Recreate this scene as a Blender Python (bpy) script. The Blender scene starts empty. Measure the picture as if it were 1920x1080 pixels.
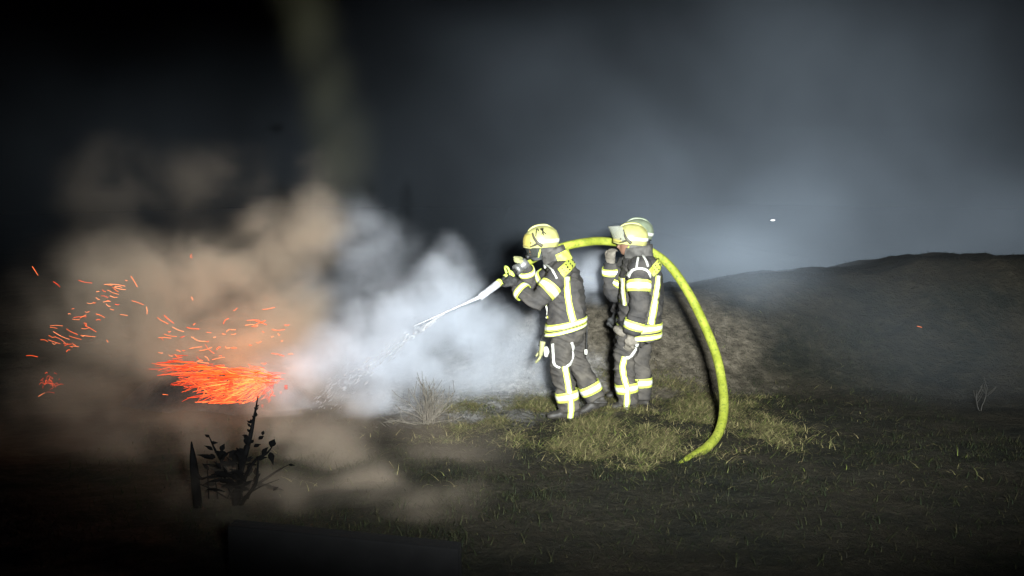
import bpy, bmesh, math, random
import numpy as np
from mathutils import Vector, Matrix, noise
from mathutils.bvhtree import BVHTree

random.seed(7); np.random.seed(7)
S = bpy.context.scene
COL = S.collection
R = math.radians

# ------------------------------------------------------------------ camera, sky, light, exposure
CAM_H, FPX, HOR = 2.0, 1845.0, 375.0          # camera height, focal length and horizon row of a 1920 px wide frame
PITCH = math.atan((540 - HOR) / FPX)
cd = bpy.data.cameras.new('camera'); cam = bpy.data.objects.new('camera', cd); COL.objects.link(cam)
cam.location = (0, 0, CAM_H); cam.rotation_euler = (R(90) - PITCH, 0, 0)
cd.sensor_width = 36; cd.lens = 36 * FPX / 1920 ; cd.clip_start = 0.1; cd.clip_end = 2000
S.camera = cam

w = bpy.data.worlds.new('World'); S.world = w; w.use_nodes = True
nt = w.node_tree; bgn = nt.nodes['Background']
sky = nt.nodes.new('ShaderNodeTexSky'); sky.sky_type = 'NISHITA'; sky.sun_disc = False
sky.sun_elevation = R(-4); sky.sun_rotation = R(180); sky.ozone_density = 6.0; sky.dust_density = 0.2
nt.links.new(sky.outputs[0], bgn.inputs[0]); bgn.inputs[1].default_value = 0.12

# the one lamp: the floodlight of the fire engine the picture was taken from, a little right of the camera
ld = bpy.data.lights.new('floodlight', 'SPOT'); lamp = bpy.data.objects.new('floodlight', ld); COL.objects.link(lamp)
lamp.location = (0.62, -0.2, 2.35)
ld.energy = 11500; ld.color = (0.92, 0.97, 1.0); ld.shadow_soft_size = 0.26
ld.spot_size = R(54); ld.spot_blend = 0.9
def pt(px, py, y):
    """world point at depth y that sits at pixel px, py of the 1920 x 1080 frame"""
    d = Vector(((px - 960) / FPX, 1.0, -(py - 540) / FPX))
    d = Matrix.Rotation(-PITCH, 3, 'X') @ d
    return Vector((0, 0, CAM_H)) + d * (y / d.y)
def gz(px, py):                                # point of the flat ground plane at a pixel
    d = Vector(((px - 960) / FPX, 1.0, -(py - 540) / FPX)); d = Matrix.Rotation(-PITCH, 3, 'X') @ d
    return Vector((0, 0, CAM_H)) + d * (-CAM_H / d.z)
aim = pt(1130, 275, 9.5) - lamp.location
lamp.rotation_euler = aim.to_track_quat('-Z', 'Y').to_euler()
lamp.scale = (1.75, 1.0, 1.0)

S.view_settings.view_transform = 'Standard'; S.view_settings.look = 'None'
S.view_settings.exposure = 0.6; S.view_settings.gamma = 1.0
S.render.engine = 'CYCLES'
cy = S.cycles
cy.use_denoising = True; cy.denoiser = 'OPENIMAGEDENOISE'
cy.max_bounces = 6; cy.diffuse_bounces = 2; cy.glossy_bounces = 2; cy.transmission_bounces = 4
cy.volume_bounces = 3; cy.transparent_max_bounces = 8
cy.volume_step_rate = 1.0; cy.volume_max_steps = 256
cy.use_adaptive_sampling = True; cy.adaptive_threshold = 0.02
cy.sample_clamp_indirect = 4.0

# ------------------------------------------------------------------ helpers
def tag(o, label=None, cat=None, group=None, kind=None):
    for k, v in (('label', label), ('category', cat), ('group', group), ('kind', kind)):
        if v: o[k] = v
    return o
def mesh_obj(name, verts, faces, mat, parent=None, smooth=True):
    me = bpy.data.meshes.new(name); me.from_pydata([tuple(v) for v in verts], [], faces); me.update()
    if smooth: me.polygons.foreach_set('use_smooth', [True] * len(me.polygons))
    o = bpy.data.objects.new(name, me); COL.objects.link(o)
    for m in (mat if isinstance(mat, (list, tuple)) else [mat]): me.materials.append(m)
    if parent: o.parent = parent
    return o
def empty(name, loc=(0, 0, 0)):
    o = bpy.data.objects.new(name, None); COL.objects.link(o); o.location = loc; o.empty_display_size = 0.1
    return o
class MB:
    def __init__(s): s.v = []; s.f = []
    def add(s, vf):
        n = len(s.v); s.v += [Vector(p) for p in vf[0]]; s.f += [tuple(i + n for i in q) for q in vf[1]]; return s
    def obj(s, name, mat, parent=None, smooth=True): return mesh_obj(name, s.v, s.f, mat, parent, smooth)
def cr(p, t):
    """Catmull-Rom through a list of numbers/vectors, t in 0..len-1"""
    n = len(p) - 1; i = min(int(t), n - 1); u = t - i
    p0 = p[max(i - 1, 0)]; p1 = p[i]; p2 = p[i + 1]; p3 = p[min(i + 2, n)]
    return 0.5 * ((2 * p1) + (p2 - p0) * u + (2 * p0 - 5 * p1 + 4 * p2 - p3) * u * u + (3 * p1 - p0 - 3 * p2 + p3) * u ** 3)
def rings(st, n, sub, t0=0.0, t1=None, inflate=0.0):
    """st: list of (centre, u, v, a, b); super-elliptic sections -> list of rings"""
    N = len(st) - 1; t1 = N if t1 is None else t1
    m = max(2, int((t1 - t0) * sub) + 1); out = []
    for k in range(m):
        t = t0 + (t1 - t0) * k / (m - 1)
        c = cr([Vector(s[0]) for s in st], t); u = cr([Vector(s[1]) for s in st], t).normalized()
        v = cr([Vector(s[2]) for s in st], t).normalized()
        a = max(cr([s[3] for s in st], t), .002) + inflate; b = max(cr([s[4] for s in st], t), .002) + inflate
        rg = []
        for j in range(n):
            an = 2 * math.pi * j / n; ca, sa = math.cos(an), math.sin(an); e = 0.85
            rg.append(c + u * a * math.copysign(abs(ca) ** e, ca) + v * b * math.copysign(abs(sa) ** e, sa))
        out.append(rg)
    return out
def skin(rg, caps=True):
    n = len(rg[0]); v = [p for r in rg for p in r]; f = []
    for k in range(len(rg) - 1):
        for j in range(n):
            f.append((k * n + j, k * n + (j + 1) % n, (k + 1) * n + (j + 1) % n, (k + 1) * n + j))
    if caps:
        f.append(tuple(range(n - 1, -1, -1))); f.append(tuple(range((len(rg) - 1) * n, len(rg) * n)))
    return v, f
def chain(pts, rad, ref=(0, 1, 0)):
    """limb: points with radii -> stations whose sections stand square to the path"""
    P = [Vector(p) for p in pts]; st = []
    for i, p in enumerate(P):
        t = (P[min(i + 1, len(P) - 1)] - P[max(i - 1, 0)]).normalized()
        r = Vector(ref); r = (r - t * r.dot(t))
        if r.length < .05: r = Vector((1, 0, 0)) - t * t.x
        r.normalize(); q = rad[i]; a, b = q if isinstance(q, tuple) else (q, q)
        st.append((p, t.cross(r).normalized(), r, a, b))
    return st
def shell_band(st, t0, t1, off, th=.004, n=28, sub=8):
    """closed band (inner and outer skin) that hugs a loft between t0 and t1"""
    m = max(2, int((t1 - t0) * sub) + 2)
    o = rings(st, n, (m - 1) / max(t1 - t0, 1e-4) + 1e-6, t0, t1, off + th); i = rings(st, n, (m - 1) / max(t1 - t0, 1e-4) + 1e-6, t0, t1, off - .006)
    rg = o + i[::-1] + [o[0]]
    return skin(rg, False)
def tube(pts, rad, n=8, sub=6, ref=(0, 0, 1)):
    return skin(rings(chain(pts, rad if isinstance(rad, list) else [rad] * len(pts), ref), n, sub))
def box(c, s, rot=None):
    c = Vector(c); v = [Vector((x * s[0] / 2, y * s[1] / 2, z * s[2] / 2)) for x in (-1, 1) for y in (-1, 1) for z in (-1, 1)]
    if rot is not None: v = [rot @ p for p in v]
    return [c + p for p in v], [(0, 1, 3, 2), (4, 6, 7, 5), (0, 4, 5, 1), (2, 3, 7, 6), (0, 2, 6, 4), (1, 5, 7, 3)]

# ------------------------------------------------------------------ materials
def mat(name, col, rough=.7, var=0.0, vscale=20, bump=0.0, bscale=60, metal=0.0, spec=.3, col2=None, emit=None, estr=0, trans=0, alpha=1, coat=0, detail=4, dist=.01):
    m = bpy.data.materials.new(name); m.use_nodes = True; t = m.node_tree; b = t.nodes['Principled BSDF']
    b.inputs['Base Color'].default_value = (*col, 1); b.inputs['Roughness'].default_value = rough
    b.inputs['Metallic'].default_value = metal; b.inputs['Specular IOR Level'].default_value = spec
    b.inputs['Transmission Weight'].default_value = trans; b.inputs['Alpha'].default_value = alpha; b.inputs['Coat Weight'].default_value = coat
    if emit: b.inputs['Emission Color'].default_value = (*emit, 1); b.inputs['Emission Strength'].default_value = estr
    tc = t.nodes.new('ShaderNodeTexCoord')
    if var or col2:
        n = t.nodes.new('ShaderNodeTexNoise'); n.inputs['Scale'].default_value = vscale; n.inputs['Detail'].default_value = detail
        t.links.new(tc.outputs['Object'], n.inputs['Vector'])
        r = t.nodes.new('ShaderNodeValToRGB'); r.color_ramp.elements[0].position = .35; r.color_ramp.elements[1].position = .68
        c2 = col2 or tuple(c * (1 + var) for c in col); c1 = col if col2 else tuple(c * (1 - var) for c in col)
        r.color_ramp.elements[0].color = (*c1, 1); r.color_ramp.elements[1].color = (*c2, 1)
        t.links.new(n.outputs['Fac'], r.inputs[0]); t.links.new(r.outputs[0], b.inputs['Base Color'])
    if bump:
        n = t.nodes.new('ShaderNodeTexNoise'); n.inputs['Scale'].default_value = bscale; n.inputs['Detail'].default_value = 5
        t.links.new(tc.outputs['Object'], n.inputs['Vector'])
        bp = t.nodes.new('ShaderNodeBump'); bp.inputs['Strength'].default_value = bump; bp.inputs['Distance'].default_value = dist
        t.links.new(n.outputs['Fac'], bp.inputs['Height']); t.links.new(bp.outputs[0], b.inputs['Normal'])
    return m
def mat_island(name, cols, rough=.8, emit=0, spec=.2):
    """colour picked per loose piece from a ramp"""
    m = bpy.data.materials.new(name); m.use_nodes = True; t = m.node_tree; b = t.nodes['Principled BSDF']
    g = t.nodes.new('ShaderNodeNewGeometry'); r = t.nodes.new('ShaderNodeValToRGB'); e = r.color_ramp.elements
    while len(e) < len(cols): e.new(.5)
    for i, c in enumerate(cols): e[i].position = i / (len(cols) - 1); e[i].color = (*c, 1)
    t.links.new(g.outputs['Random Per Island'], r.inputs[0]); t.links.new(r.outputs[0], b.inputs['Base Color'])
    b.inputs['Roughness'].default_value = rough; b.inputs['Specular IOR Level'].default_value = spec
    if emit:
        t.links.new(r.outputs[0], b.inputs['Emission Color']); b.inputs['Emission Strength'].default_value = emit
    return m
M = dict(
    jacket=mat('jacket cloth', (.026, .025, .024), .85, 0, 7, .5, 45, col2=(.062, .056, .048)),
    trousers=mat('trouser cloth', (.034, .031, .027), .85, 0, 7, .5, 40, col2=(.078, .069, .055)),
    boot=mat('boot leather', (.03, .027, .022), .55, .4, 25, .3, 60),
    glove=mat('dark glove', (.03, .03, .028), .7, .4, 40, .3, 90),
    glove_pale=mat('pale glove leather', (.26, .26, .12), .75, .3, 40, .3, 90),
    glove_white=mat('worn white glove leather', (.13, .115, .09), .75, .25, 40, .3, 90),
    skin=mat('skin', (.15, .08, .05), .55, .1, 30),
    hood=mat('hood cloth', (.05, .052, .05), .9, .3, 30, .3, 60),
    strip=mat('yellow reflective tape', (.50, .56, .09), .5, .2, 25),
    silver=mat('silver reflective tape', (.58, .58, .50), .4, .25, 25),
    piping=mat('reflective piping', (.5, .5, .44), .45, .06, 50),
    helmet=mat('helmet paint', (.34, .33, .12), .45, .18, 18, .06, 40, coat=.2, spec=.4),
    helmet_front=mat('helmet front paint', (.36, .31, .08), .45, .15, 20, coat=.2),
    helmet_pale=mat('pale helmet paint', (.17, .20, .13), .4, .2, 20, coat=.2),
    black=mat('black plastic', (.014, .014, .013), .45),
    bracket=mat('grey brown plastic', (.06, .055, .035), .5),
    visor_dark=mat('clear visor lowered', (.05, .055, .045), .12, alpha=.35, spec=.3),
    visor=mat('smoked visor', (.32, .33, .27), .15, alpha=.45, spec=.5),
    curtain=mat('neck curtain cloth', (.07, .066, .058), .85, .4, 14, .4, 50),
    hose=mat('hose jacket', (.19, .22, .018), .65, vscale=9, col2=(.30, .33, .045), bump=.4, bscale=180),
    metal=mat('dull alloy', (.16, .16, .15), .45, .3, 40, metal=.5),
    barrel=mat('nozzle alloy', (.48, .49, .51), .4, .3, 30, metal=.3),
    lime=mat('lime plastic', (.45, .55, .10), .5),
    water=mat('white water', (.42, .43, .44), .3, .3, 40, .5, 60, trans=.2, spec=.5),
    bark=mat('silhouette stem', (.0025, .0025, .0025), 1, .4, 30, spec=0),  # near-black so stems stay in silhouette; the shade is in the colour
    leaf=mat('silhouette leaf', (.002, .002, .002), 1, spec=0),  # leaf shade put into the colour to keep the outline black
    twig=mat('pale dry twig', (.10, .09, .07), .85, .3, 40),
    stalk=mat('grey dry stalk', (.035, .033, .028), .9, .3, 40),
    char=mat('charred straw', (.012, .011, .010), .95, .5, 12, .8, 25, dist=.04),
    edge_dark=mat('dark front edge', (.002, .002, .002), .95, .4, 9, .5, 30),
    ash=mat('white ash', (.8, .8, .8), .8),
)
# speckles of dirt on the hose
t = M['hose'].node_tree; b = t.nodes['Principled BSDF']; src = b.inputs['Base Color'].links[0].from_socket
n = t.nodes.new('ShaderNodeTexNoise'); n.inputs['Scale'].default_value = 38; n.inputs['Detail'].default_value = 6; n.inputs['Roughness'].default_value = .7
tc = t.nodes.new('ShaderNodeTexCoord'); t.links.new(tc.outputs['Object'], n.inputs['Vector'])
r = t.nodes.new('ShaderNodeValToRGB'); r.color_ramp.elements[0].position = .52; r.color_ramp.elements[1].position = .64
t.links.new(n.outputs['Fac'], r.inputs[0]); mx = t.nodes.new('ShaderNodeMix'); mx.data_type = 'RGBA'
t.links.new(r.outputs[0], mx.inputs[0]); t.links.new(src, mx.inputs[6]); mx.inputs[7].default_value = (.10, .13, .02, 1)
t.links.new(mx.outputs[2], b.inputs['Base Color'])

# ------------------------------------------------------------------ ground
def sstep(a, b, x):
    t = np.clip((x - a) / (b - a), 0, 1); return t * t * (3 - 2 * t)
def fbm(x, y, sc, seed=0.0, oct=4):
    o = 0.0; a = 1.0; tot = 0
    for k in range(oct):
        o += a * noise.noise(Vector((x * sc + seed, y * sc - seed, seed * .7 + k * 3.1))); tot += a; a *= .5; sc *= 2.1
    return o / tot
def height(x, y):
    foot = np.interp(x, [-3, 0.2, 1.6, 4, 9], [10.8, 10.0, 9.9, 9.9, 9.6]); rid = np.interp(x, [-3, 0.5, 2.0, 4.2, 8, 12], [12.5, 11.2, 11.6, 12.4, 12.6, 13])
    H = np.interp(x, [-6, -1.0, 0.3, 1.2, 2.4, 3.4, 4.6, 5.1, 5.6, 5.75, 6.1, 6.4, 7.2, 9, 14], [.1, .3, .8, .86, .93, 1.06, 1.09, 1.22, 1.26, 1.22, 1.32, 1.25, 1.27, 1.2, 1.0])
    h = H * sstep(foot, rid, y) - sstep(rid + .2, rid + 6, y) * .5
    return float(h)
def hz(x, y):
    far = 1.0 / (1 + max(0, y - 20) * .05)
    return height(x, y) + .05 * fbm(x, y, .9, 3.0) + (.05 * fbm(x, y, 4.0, 9.0, 3) + (.07 * fbm(x, y, 1.9, 5.0, 3) + .05 * fbm(x, y, 4.3, 15.0, 3)) * float(sstep(9.8, 11.5, y))) * far - .006
xs = np.sinh(np.linspace(-3.6, 3.6, 300)) * 4.4; ys = np.concatenate([np.linspace(-6, 3, 14)[:-1], np.linspace(3, 19, 260), 19 + np.geomspace(.2, 300, 40)])
V = [(x, y, hz(x, y)) for y in ys for x in xs]; nx = len(xs)
F = [(j * nx + i, j * nx + i + 1, (j + 1) * nx + i + 1, (j + 1) * nx + i) for j in range(len(ys) - 1) for i in range(nx - 1)]
gm = bpy.data.materials.new('soil and matted grass'); gm.use_nodes = True; t = gm.node_tree; b = t.nodes['Principled BSDF']
tc = t.nodes.new('ShaderNodeTexCoord')
def nz(sc, det=5, rough=.6):
    n = t.nodes.new('ShaderNodeTexNoise'); n.inputs['Scale'].default_value = sc; n.inputs['Detail'].default_value = det; n.inputs['Roughness'].default_value = rough
    t.links.new(tc.outputs['Object'], n.inputs['Vector']); return n.outputs['Fac']
def ramp(sock, stops):
    r = t.nodes.new('ShaderNodeValToRGB'); e = r.color_ramp.elements
    while len(e) < len(stops): e.new(.5)
    for i, (p, c) in enumerate(stops): e[i].position = p; e[i].color = (*c, 1)
    t.links.new(sock, r.inputs[0]); return r.outputs[0]
c1 = ramp(nz(7, 6, .7), [(.3, (.008, .007, .006)), (.5, (.019, .017, .012)), (.7, (.042, .036, .024))])
c2 = ramp(nz(1.1, 4), [(.35, (.010, .014, .010)), (.65, (.04, .034, .022))])
mx = t.nodes.new('ShaderNodeMix'); mx.data_type = 'RGBA'; mx.inputs[0].default_value = .45
t.links.new(c1, mx.inputs[6]); t.links.new(c2, mx.inputs[7]); gcol = mx.outputs[2]
def patch_col(sock, centre, rad, stops, noise_sc, wob=.7):
    # a patch of other ground colour with a ragged edge
    vm = t.nodes.new('ShaderNodeVectorMath'); vm.operation = 'MULTIPLY_ADD'; iv = (1 / rad[0], 1 / rad[1], 0)
    vm.inputs[1].default_value = iv; vm.inputs[2].default_value = (-centre[0] * iv[0], -centre[1] * iv[1], 0); t.links.new(tc.outputs['Object'], vm.inputs[0])
    ln = t.nodes.new('ShaderNodeVectorMath'); ln.operation = 'LENGTH'; t.links.new(vm.outputs[0], ln.inputs[0])
    ma = t.nodes.new('ShaderNodeMath'); ma.operation = 'MULTIPLY_ADD'; t.links.new(nz(1.7, 6, .65), ma.inputs[0]); ma.inputs[1].default_value = wob * 2; t.links.new(ln.outputs['Value'], ma.inputs[2])
    mr = t.nodes.new('ShaderNodeMapRange'); mr.interpolation_type = 'SMOOTHSTEP'; t.links.new(ma.outputs[0], mr.inputs[0]); mr.inputs[1].default_value = .55 + wob; mr.inputs[2].default_value = 1.2 + wob; mr.inputs[3].default_value = 1; mr.inputs[4].default_value = 0
    m_ = t.nodes.new('ShaderNodeMix'); m_.data_type = 'RGBA'; t.links.new(mr.outputs[0], m_.inputs[0]); t.links.new(sock, m_.inputs[6]); t.links.new(ramp(nz(noise_sc, 7, .7), stops), m_.inputs[7]); return m_.outputs[2]
gcol = patch_col(gcol, (1.35, 10.7), (1.5, 1.5), [(.3, (.03, .025, .017)), (.5, (.085, .073, .052)), (.72, (.16, .138, .10))], 9)          # brown earth of the bank, its colour lightened where the beam lands
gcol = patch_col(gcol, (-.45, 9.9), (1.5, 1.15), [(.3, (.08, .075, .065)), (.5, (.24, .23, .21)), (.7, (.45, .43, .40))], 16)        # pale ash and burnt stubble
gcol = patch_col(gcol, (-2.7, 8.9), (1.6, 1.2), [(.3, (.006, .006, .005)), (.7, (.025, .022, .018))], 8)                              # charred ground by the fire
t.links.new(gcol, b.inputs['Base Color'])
b.inputs['Roughness'].default_value = .95; b.inputs['Specular IOR Level'].default_value = .1
bp = t.nodes.new('ShaderNodeBump'); bp.inputs['Strength'].default_value = .9; bp.inputs['Distance'].default_value = .06
t.links.new(nz(14, 7, .7), bp.inputs['Height']); t.links.new(bp.outputs[0], b.inputs['Normal'])
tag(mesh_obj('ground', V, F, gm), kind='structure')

# ------------------------------------------------------------------ grass and straw lying on it
def ribbons(items, name, material, kind='stuff', label=None, cat=None, parent=None):
    """items: (base, heading, length, rise, width, curl): a bent strip of three joints each"""
    n = len(items); A = np.array(items, dtype=float)
    base = A[:, 0:3]; hd = A[:, 3]; L = A[:, 4]; rise = A[:, 5]; wd = A[:, 6]; curl = A[:, 7]
    V = np.zeros((n, 7, 3)); p = base.copy(); el = rise.copy(); d2 = hd.copy()
    for k in range(4):
        dirv = np.stack([np.cos(d2) * np.cos(el), np.sin(d2) * np.cos(el), np.sin(el)], 1)
        side = np.stack([-np.sin(d2), np.cos(d2), np.zeros(n)], 1) * (wd * (1 - k / 3.2))[:, None] * .5
        if k < 3: V[:, 2 * k] = p - side; V[:, 2 * k + 1] = p + side
        else: V[:, 6] = p
        p = p + dirv * (L / 3)[:, None]; el = el - curl; d2 = d2 + curl * .5
    F = []
    for i in range(n):
        o = i * 7; F += [(o, o + 1, o + 3, o + 2), (o + 2, o + 3, o + 5, o + 4), (o + 4, o + 5, o + 6)]
    o = mesh_obj(name, V.reshape(-1, 3), F, material, parent, False); tag(o, label, cat, None, kind); return o
def scatter(n, xr, yr, dens):
    out = []
    while len(out) < n:
        x = random.uniform(*xr); y = random.uniform(*yr)
        if random.random() < dens(x, y): out.append((x, y))
    return out
FIRE = Vector((-2.75, 9.6, 0))
def dens(x, y):
    d = .25 + .75 * sstep(-.1, .25, fbm(x, y, 1.3, 21.0))
    burnt = math.hypot((x + 2.0) / 1.8, (y - 10.0) / 1.6)
    return d * min(1, max(.08, burnt - .5)) * min(1, 1.6 / max(.6, (y - 6) * .35))
def straw_d(x, y):
    e = math.hypot((x - 1.15) / (1.75 if x > 1.15 else 2.1), (y - 8.9) / 1.75) + .35 * fbm(x, y, 1.2, 33.0)
    return dens(x, y) * (.06 + .94 * float(sstep(-.05, .2, fbm(x, y, 2.6, 51.0)))) * (1 - float(sstep(.55, 1.05, e))) + .0015  # real straw, but kept to the lit pool so its pale colour brightens it
items = []
for x, y in scatter(42000, (-3.4, 4.2), (5.2, 11.2), dens):
    items.append((x, y, hz(x, y) - .005, random.uniform(0, 6.28), random.uniform(.04, .11), random.uniform(.15, 1.0), random.uniform(.004, .008), random.uniform(.1, .6)))
ribbons(items, 'grass', mat_island('grass blades', [(.008, .011, .005), (.013, .019, .007), (.026, .029, .010), (.012, .011, .007), (.035, .032, .013)]), label='short matted green and dry grass around the boots', cat='grass')
items = []
for x, y in scatter(42000, (-2.0, 3.6), (6.6, 11.6), straw_d):
    z = hz(x, y) + random.uniform(0, .03) + .05 * max(0, fbm(x, y, 5, 4.0))
    items.append((x, y, z, random.gauss(.1, .9) + (math.pi if random.random() < .5 else 0), random.uniform(.04, .15), random.uniform(-.1, .7), random.uniform(.003, .006), random.uniform(.05, .5)))
ribbons(items, 'straw_litter', mat_island('dry straw', [(.05, .04, .02), (.18, .15, .07), (.31, .26, .12), (.13, .14, .045), (.035, .03, .014), (.10, .075, .04), (.19, .17, .075), (.055, .072, .016), (.15, .18, .04)]), label='tangled dry straw strewn over the ground at the boots', cat='straw')
items = []
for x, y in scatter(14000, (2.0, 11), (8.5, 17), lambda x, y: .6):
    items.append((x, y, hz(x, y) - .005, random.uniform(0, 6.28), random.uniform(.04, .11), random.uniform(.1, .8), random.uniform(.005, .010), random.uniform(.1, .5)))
ribbons(items, 'hill_grass', mat_island('shaded hill grass', [(.006, .008, .006), (.011, .014, .009), (.018, .016, .010)]), label='sparse grass covering the bank and ridge, shade put into its colour', cat='grass')  # darker colour replaces the beam's falloff on this side

# ------------------------------------------------------------------ people
def hand(wrist, d, palm_n, thumb_side, curl, length=.185):
    """glove: palm and five bent fingers; d = finger direction, palm_n = the way the palm faces"""
    d = Vector(d).normalized(); pn = Vector(palm_n); pn = (pn - d * pn.dot(d)).normalized(); s = d.cross(pn).normalized() * thumb_side
    w0 = Vector(wrist); pieces = []
    pieces.append(skin(rings([(w0 - d * .03, s, pn, .034, .028), (w0 + d * .02, s, pn, .04, .024), (w0 + d * .065, s, pn, .049, .022), (w0 + d * .1, s, pn, .046, .018)], 14, 3)))
    for k, (off, ln) in enumerate(((.036, .078), (.012, .09), (-.013, .083), (-.036, .064))):
        p = w0 + d * .09 + s * off; c = 0.12; pts = [p]; dd = d
        for seg in (.45, .32, .25):
            c2 = curl * (.9 if seg == .45 else 1.05)
            dd = (dd * math.cos(c2) + (pn) * math.sin(c2)).normalized() if len(pts) == 1 else (dd * math.cos(c2) + (dd.cross(s * thumb_side).normalized() * (1 if dd.cross(s * thumb_side).dot(pn * math.cos(c) - d) >= -9 else -1)) * 0 + Matrix.Rotation(0, 3, 'X') @ Vector() + (Matrix.Rotation(c2, 3, dd.cross(pn).normalized() if dd.cross(pn).length > .2 else d.cross(pn)) @ dd) - dd * math.cos(c2)).normalized()
            pts.append(pts[-1] + dd * ln * seg)
        pieces.append(tube(pts, [.0125, .012, .0115, .0095], 8, 3))
    p = w0 + d * .035 + s * .036
    pieces.append(tube([p, p + s * .028 + d * .028 + pn * .008, p + s * .034 + d * .058 + pn * .024, p + s * .026 + d * .08 + pn * .04], [.0145, .0135, .012, .0095], 8, 3))
    return pieces

def build_person(spec):
    """one continuous figure facing -X; spec is in metres, feet on z = 0"""
    T = spec['tags']; pieces = []                       # (verts, faces, tag)
    def put(vf, tg): pieces.append((vf[0], vf[1], tg))
    tor = []
    for (x, z, a, bb, tilt, y) in spec['torso']:
        tor.append(((x, y, z), (math.cos(tilt), 0, math.sin(tilt)), (0, 1, 0), a, bb))
    put(skin(rings(tor, 36, 5)), 'jacket')
    pel = [((x, y, z), (1, 0, 0), (0, 1, 0), a, bb) for (x, z, a, bb, y) in spec['pelvis']]
    put(skin(rings(pel, 28, 4)), 'trousers')
    LO = {'torso': tor}
    for nm in ('leg_l', 'leg_r'):
        st = chain(*spec[nm]); LO[nm] = st; put(skin(rings(st, 20, 6)), 'trousers')
    for nm in ('boot_l', 'boot_r'):
        (hx, hy, hzz), yaw, up = spec[nm]
        fd = Vector((-math.cos(yaw), -math.sin(yaw), 0)); sd = Vector((0, 0, 1)).cross(fd)
        h = Vector((hx, hy, hzz)); tz = Vector((0, 0, 1)); pit = spec.get(nm + '_pitch', 0)
        fd2 = (fd * math.cos(pit) - tz * math.sin(pit)).normalized(); up2 = fd2.cross(sd).normalized() * -1
        if up2.z < 0: up2 = -up2
        put(skin(rings([(h - fd2 * .085 + up2 * .04, up2, sd, .035, .03), (h - fd2 * .06 + up2 * .05, up2, sd, .05, .042), (h + fd2 * .03 + up2 * .055, up2, sd, .055, .045), (h + fd2 * .11 + up2 * .042, up2, sd, .042, .05), (h + fd2 * .18 + up2 * .034, up2, sd, .034, .046), (h + fd2 * .215 + up2 * .028, up2, sd, .02, .028)], 16, 4)), 'boot')
        put(tube([h + up2 * .05, h + up2 * .15 + fd * -.005, Vector(up)], [.052, .056, .058], 14, 4), 'boot')
    for nm in ('arm_l', 'arm_r'):
        st = chain(*spec[nm]); LO[nm] = st; put(skin(rings(st, 18, 6)), 'jacket')
    for nm in ('hand_l', 'hand_r'):
        for vf in hand(*spec[nm]): put(vf, 'glove_l' if nm == 'hand_l' else 'glove_r')
    # neck, head with jaw, nose, brow, ears
    hc = Vector(spec['head']); ny = spec.get('head_yaw', 0); nod = spec.get('head_nod', 0)
    RM = Matrix.Rotation(ny, 3, 'Z') @ Matrix.Rotation(-nod, 3, 'Y')
    def hp(x, y, z): return hc + RM @ Vector((x, y, z))
    put(tube([Vector(spec['neck']), hc + RM @ Vector((.02, 0, -.09))], [.075, .066], 14, 4), 'hood')
    X = RM @ Vector((1, 0, 0)); Y = RM @ Vector((0, 1, 0))
    put(skin(rings([(hp(-.045, 0, -.125), X, Y, .03, .026), (hp(-.035, 0, -.105), X, Y, .058, .048), (hp(-.012, 0, -.06), X, Y, .084, .064), (hp(0, 0, 0), X, Y, .097, .074), (hp(.004, 0, .05), X, Y, .098, .077), (hp(.006, 0, .1), X, Y, .075, .06), (hp(.006, 0, .125), X, Y, .03, .025)], 22, 4)), 'skin')
    put(tube([hp(-.092, 0, .015), hp(-.108, 0, -.02), hp(-.121, 0, -.045), hp(-.092, 0, -.056)], [.009, .011, .016, .012], 8, 3), 'skin')
    put(tube([hp(-.083, -.05, .026), hp(-.1, 0, .028), hp(-.083, .05, .026)], [.01, .011, .01], 8, 3), 'skin')
    put(tube([hp(-.088, -.026, -.077), hp(-.098, 0, -.076), hp(-.088, .026, -.077)], [.006, .009, .006], 8, 3), 'skin')
    for s in (-1, 1): put(tube([hp(.012, s * .074, .02), hp(.02, s * .086, 0), hp(.01, s * .076, -.03)], [.01, .016, .008], 8, 3), 'skin')
    mb = MB()
    for v, f, tg in pieces: mb.add((v, f))
    tmp = mb.obj('tmp', []); md = tmp.modifiers.new('r', 'REMESH'); md.mode = 'VOXEL'; md.voxel_size = .0085
    sm = tmp.modifiers.new('s', 'SMOOTH'); sm.factor = .5; sm.iterations = 3
    dg = bpy.context.evaluated_depsgraph_get(); me = bpy.data.meshes.new_from_object(tmp.evaluated_get(dg))
    old = tmp.data; bpy.data.objects.remove(tmp); bpy.data.meshes.remove(old)
    trees = {}
    for tg in ('jacket', 'trousers', 'boot', 'glove_l', 'glove_r', 'skin', 'hood'):
        q = MB()
        for v, f, g in pieces:
            if g == tg: q.add((v, f))
        trees[tg] = BVHTree.FromPolygons(q.v, q.f)
    order = ['jacket', 'trousers', 'boot', 'glove_l', 'glove_r', 'skin', 'hood']
    me.materials.clear()
    for tg in order: me.materials.append(M[T[tg]])
    # folds of the cloth
    co = np.zeros(len(me.vertices) * 3); me.vertices.foreach_get('co', co); co = co.reshape(-1, 3)
    nr = np.zeros(len(me.vertices) * 3); me.vertex_normals.foreach_get('vector', nr); nr = nr.reshape(-1, 3)
    sd = spec['seed']
    for i in range(len(co)):
        p = Vector(co[i])
        if p.z > spec['fold_top'] or p.z < .1: continue
        q = Vector((p.x * 5 + sd, p.y * 5, p.z * 15 + p.x * 7)); q2 = Vector((p.x * 14, p.y * 14 + sd, p.z * 26 - p.x * 9))
        k = (1 - abs(noise.noise(q))) ** 2 * .026 - .013 + noise.noise(q2) * .006
        if p.x < spec['hand_x'] : k *= .2
        co[i] += nr[i] * k
    me.vertices.foreach_set('co', co.ravel())
    idx = []
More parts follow.
